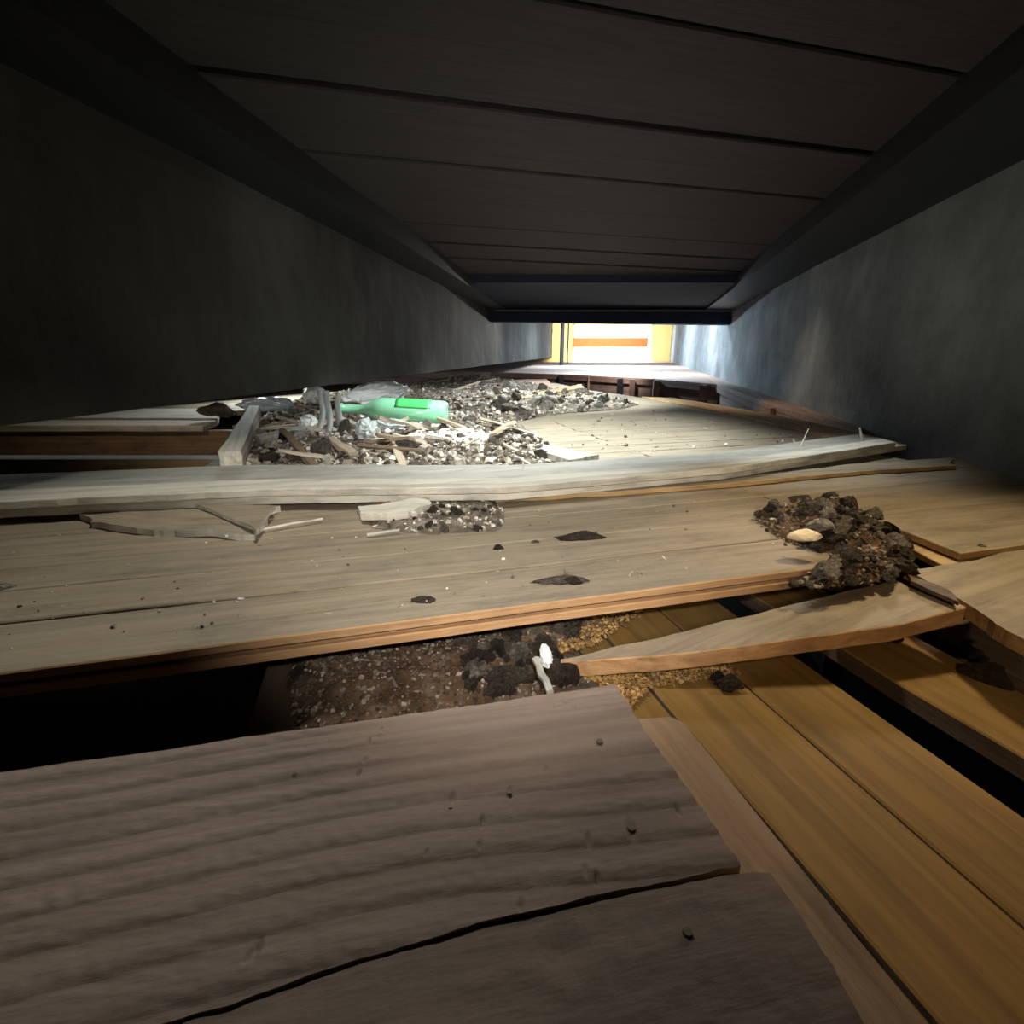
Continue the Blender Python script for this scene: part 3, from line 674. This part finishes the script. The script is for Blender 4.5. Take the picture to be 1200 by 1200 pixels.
def crumple(name, px0, px1, z, wd, ht, m, label, cat, seed, amp=.35):
    x0, y0 = P(*px0, z); x1, y1 = P(*px1, z); L = math.dist((x0, y0), (x1, y1))
    bm = bmesh.new(); bmesh.ops.create_icosphere(bm, subdivisions=4, radius=.5)
    for v in bm.verts:
        p = v.co * 3 + Vector((seed, seed * 2, 0))
        rdg = abs(noise.noise(p)) + .5 * abs(noise.noise(p * 2.3))
        v.co *= 1 - amp * rdg * 1.4 + amp * .5
        v.co.x *= L; v.co.y *= wd * (1 + .5 * nz(v.co.x * 8, seed)); v.co.z *= ht
    me = bpy.data.meshes.new(name); bm.to_mesh(me); bm.free(); me.materials.append(m)
    o = link(name, me, None, ((x0 + x1) / 2, (y0 + y1) / 2, z), math.atan2(y1 - y0, x1 - x0)); return tag(o, label, cat)
crumple('plastic_sheet', (408, 470), (474, 458), .06, .12, .10, M_PLAST, 'crumpled white plastic film lying behind the green bottle', 'plastic', 1)
crumple('foil_wrapper', (281, 475), (342, 472), .06, .07, .045, M_FOIL, 'crumpled bluish foil wrapper at the back left under the hanging wall', 'wrapper', 5)
crumple('paper_box', (358, 466), (379, 464), .05, .09, .10, M_PLAST, 'small crushed white carton behind the cloudy plastic straps', 'carton', 9, .2)
crumple('white_scrap', (352, 497), (368, 494), .05, .04, .04, M_PLAST, 'small white paper scrap in the heap left of the cloudy straps', 'paper', 12, .2)
crumple('glass_shard_lump', (422, 508), (438, 503), .04, .05, .06, M_CLEAR, 'crumpled clear plastic cup left below the bottle neck', 'plastic', 15, .4)
crumple('white_scrap', (478, 511), (498, 512), .03, .03, .018, M_PLAST, 'flat white scrap lying just below the green bottle', 'paper', 18, .2)
crumple('clear_scrap', (440, 497), (470, 500), .035, .08, .035, M_CLEAR, 'cloudy plastic scrap under the neck of the bottle', 'plastic', 21, .4)
for k, (x0, y0, x1, y1) in enumerate(((373, 506, 381, 459), (383, 507, 391, 458), (397, 500, 404, 459))):
    a3 = Vector((*P(x0, y0, .03), .03)); dx = (x1 - x0) / 600 * a3.y
    hgt_ = (y0 - y1) / 600 * a3.y * .98
    V, F = [], []
    for i in range(13):
        t = i / 12
        for s in (-1, 1): V.append((dx * t + s * .0075 + .004 * math.sin(t * 5 + k), .03 * math.sin(t * 3 + k) * t, hgt_ * t))
    for i in range(12): F.append((2 * i, 2 * i + 1, 2 * i + 3, 2 * i + 2))
    o = link('plastic_strap', mesh('plastic_strap', V, F, [M_CLEAR], smooth=True), None, a3)
    so = o.modifiers.new('thick', 'SOLIDIFY'); so.thickness = .003
    tag(o, ['leftmost', 'middle', 'rightmost'][k] + ' of three cloudy plastic straps standing up in the debris heap', 'plastic strap')
rod('tube', pz(302, 516, .03), pz(356, 502, .045), .012, .009, M_GREY, 'thin greyish tube lying slanted below the white scrap', 'tube', seg=10)
rod('tube', pz(398, 495, .035), pz(434, 510, .03), .018, .016, M_CHIP, 'stubby brownish tube pointing at the clear plastic cup', 'tube', seg=12)
def flatb(name, back, front, z, th, m, label, ang=.1):
    o = board(name, PP(back, z), PP(front, z), lambda x, y: z + .004 * nz(x * 9, y * 9), th, (m, m), None, n=20, m=3, ang=ang, jag=.01, endjag=.02); return tag(o, label, 'board')
flatb('board_scrap', [(520, 501), (600, 506)], [(515, 512), (560, 520)], .03, .012, M_GREY, 'grey board scrap slanting right of the bottle in the heap', -.2)
flatb('board_scrap', [(628, 519), (700, 533)], [(622, 523), (668, 539)], .02, .014, M_GREY, 'grey board scrap just behind the middle of the strip bundle', -.3)
flatb('board_scrap', [(608, 463), (680, 450)], [(612, 466), (684, 454)], .03, .03, M_TAN, 'long pale tan lath at the far end of the heap pointing at the window', .9)
flatb('board_scrap', [(560, 446), (640, 444)], [(575, 455), (650, 455)], .02, .02, M_PINK, 'flat pinkish board at the back of the heap under the left wall', .1)
rod('splinter', pz(420, 522, .03), pz(492, 528, .03), .006, .004, M_CHIP, 'straight brown splinter lying in the heap below the bottle', 'splinter', seg=6)
rod('splinter', pz(500, 512, .035), pz(528, 516, .035), .008, .006, M_PALE, 'short pale splinter right of the flat white scrap', 'splinter', seg=6)
cl = link('round_stone', chunks[2], None, (*P(256, 486, .02), .035)); cl.scale = (.13, .08, .07); tag(cl, 'dark rounded lump at the left end of the heap beside the pale boards', 'stone')

# ------------------------------------------------------------------ debris in front of the strips and on the right
PF = [(418, 600), (500, 588), (570, 582), (592, 600), (585, 622), (500, 626), (440, 620)]
hfr = mound('debris_patch', PF, .0005, .008, .03, M_DUSTBED, .005, 50, 'thin patch of dirt in front of the middle of the strip bundle')
scatter_things('dark_clod', PF, 0, 40, .005, .017, clods, 'small brown clod in the dirt patch in front of the strip bundle', 'clod', 'clods in front of the strips', hfr)
scatter_stuff('grit', PF, 0, 400, .003, .009, M_GRIT, 'crumbs in the dirt patch in front of the strip bundle', hfr)
PR = [(878, 608), (930, 594), (990, 592), (1030, 615), (1062, 640), (1068, 662), (1040, 680), (960, 690), (930, 684), (985, 655), (960, 648), (905, 630)]
hr = mound('rubble_heap', PR, -.002, .026, .06, M_DIRT, .005, 45, 'dark brown heap of dirt over the plank joint on the right')
scatter_things('dark_clod', PR, 0, 105, .007, .026, clods, 'dark clod in the heap over the plank joint on the right', 'clod', 'clods in the right-hand heap', hr)
scatter_stuff('dark_grit', PR, 0, 1500, .0015, .006, M_DGRIT, 'crumbled dirt over the right-hand heap', hr)
o = link('plaster_chunk', chunks[1], None, (*P(944, 627, .03), .03)); o.scale = (.034, .022, .018); tag(o, 'bright cream plaster lump on the left flank of the right-hand heap', 'rubble')
o.data = o.data.copy(); o.data.materials[0] = plain('cream_plaster', (.85, .72, .5), .8)
o = link('plaster_chunk', chunks[4], None, (*P(962, 614, .03), .03)); o.scale = (.03, .02, .02); tag(o, 'tan plaster lump at the top of the right-hand heap above the cream one', 'rubble')
# dirt in the open gap, on the lower boards
PT = [(345, 760), (385, 742), (500, 722), (640, 716), (760, 700), (770, 712), (700, 752), (655, 775), (690, 800), (560, 835), (350, 860), (335, 810)]
ht = mound('dirt_mound', PT, -.071, .020, .05, M_DIRT, .004, 42, 'reddish-brown dirt mound in the open gap between the deck and the foreground board', rough=.35)
PT2 = [(505, 735), (620, 725), (700, 722), (650, 775), (695, 800), (560, 825), (520, 790)]
scatter_things('dark_clod', PT2, -.071, 95, .008, .028, clods, 'grey clod at the right side of the dirt mound in the open gap', 'clod', 'clods in the open gap', ht)
PT3 = [(345, 760), (400, 738), (520, 722), (520, 740), (420, 765), (350, 800)]
scatter_things('dark_clod', PT3, -.071, 30, .008, .02, clods, 'brown clod along the back of the dirt mound under the deck edge', 'clod', 'clods along the back of the gap', ht)
scatter_stuff('dark_grit', PT, -.071, 3200, .0012, .0048, M_DGRIT, 'crumbs over the dirt mound in the open gap', ht)
PS = [(665, 790), (700, 785), (850, 772), (868, 790), (800, 800), (760, 806), (735, 835), (700, 800)]
scatter_stuff('sawdust', PS, -.0685, 2600, .001, .0036, M_SAW, 'golden sawdust and crumbs beneath the orange edged loose board', None)
scatter_stuff('sawdust', [(560, 722), (770, 702), (700, 755), (640, 770)], -.062, 2200, .0012, .0045, M_SAW, 'golden crumbs along the gap under the front deck edge', None)
for k, (px_, py_, s) in enumerate(((855, 797, .020), (842, 790, .012), (1048, 742, .018), (1040, 746, .012))):
    o = link('dark_clod', clods[k % 6], None, (*P(px_, py_, -.06), -.062)); o.scale = (s, s * .7, s)
    tag(o, ['dark clod standing on the lower boards under the loose board', 'small clod beside the dark one on the lower boards', 'pale clod under the right end of the loose board', 'small dark clod under the right end of the loose board'][k], 'clod')
o = link('stone', chunk_mesh('stone', M_CHUNK, 31, 3, .8, .35), None, (*P(1160, 785, -.06), -.055)); o.scale = (.036, .022, .03); o.rotation_euler = (0, 0, -.7); o.location.z = -.066
tag(o, 'grey oval stone lying between the lower boards at the right edge', 'stone')
scatter_things('dark_clod', [(1085, 760), (1130, 745), (1200, 790), (1200, 830), (1130, 800)], -.082, 12, .006, .016, clods, 'dark clod around the oval stone at the right edge', 'clod', 'clods around the oval stone', None)
rod('stick', pz(628, 772, -.03), pz(645, 812, -.035), .0035, .003, M_GREY, 'short grey stick leaning in the gap at the corner of the foreground board', 'stick', seg=7, wob=.002)
crumple('paper_twist', (637, 757), (642, 780), -.025, .010, .012, M_PLAST, 'twist of white paper next to the short grey stick', 'paper', 33, .3)
rod('splinter', pz(455, 740, -.04), pz(530, 744, -.045), .004, .0015, M_SIDE, 'orange splinter sticking out over the dirt mound under the deck edge', 'splinter', seg=6)
# lumps on the front planks
def lump(px_, py_, s, sc, label, mesh_, rz=0):
    o = link('dark_clod', mesh_, None, (*P(px_, py_, 0), s * sc[2] * .12)); o.scale = tuple(s * k for k in sc); o.rotation_euler = (0, 0, rz); tag(o, label, 'clod')
lump(684, 629, .05, (1.1, .75, .22), 'flat blackish lump on the near deck above the knot hole', clods[0], .1)
lump(660, 680, .05, (1.0, .5, .10), 'dark brown crumb patch filling the knot hole at the front deck edge', clods[1], .1)
lump(672, 682, .018, (1, .7, .6), 'small brown crumb at the front deck edge beside the knot hole', clods[2])
lump(585, 643, .012, (1, .8, .8), 'small tan clod on the near deck, left of two', clods[3])
lump(628, 636, .011, (1, .8, .6), 'small tan clod on the near deck, right of two', clods[4])
lump(497, 703, .020, (1.2, .7, .3), 'small grey smear of dirt near the front deck edge', clods[5])
lump(2, 690, .022, (1, .5, .5), 'pale flake on the deck at the left edge of the view', chunks[5], .8)
lump(1150, 640, .010, (1, 1, .5), 'tiny pale crumb on the right-hand deck', chunks[3])

# ------------------------------------------------------------------ pole and cable beyond the header
x, y = P(658, 428)
o = rod('pole', (x, y, 0), (x, y, 1.2), .042, .042, M_BLACK, 'dark vertical pole standing on the landing left of the window', 'pole', seg=12, n=2)
x, y = P(665, 426.5)
o = rod('cable', (x, y, 0), (x, y, 1.2), .016, .016, M_BLACK, 'thin dark cable hanging to the right of the pole', 'cable', seg=6, n=8, wob=.02)
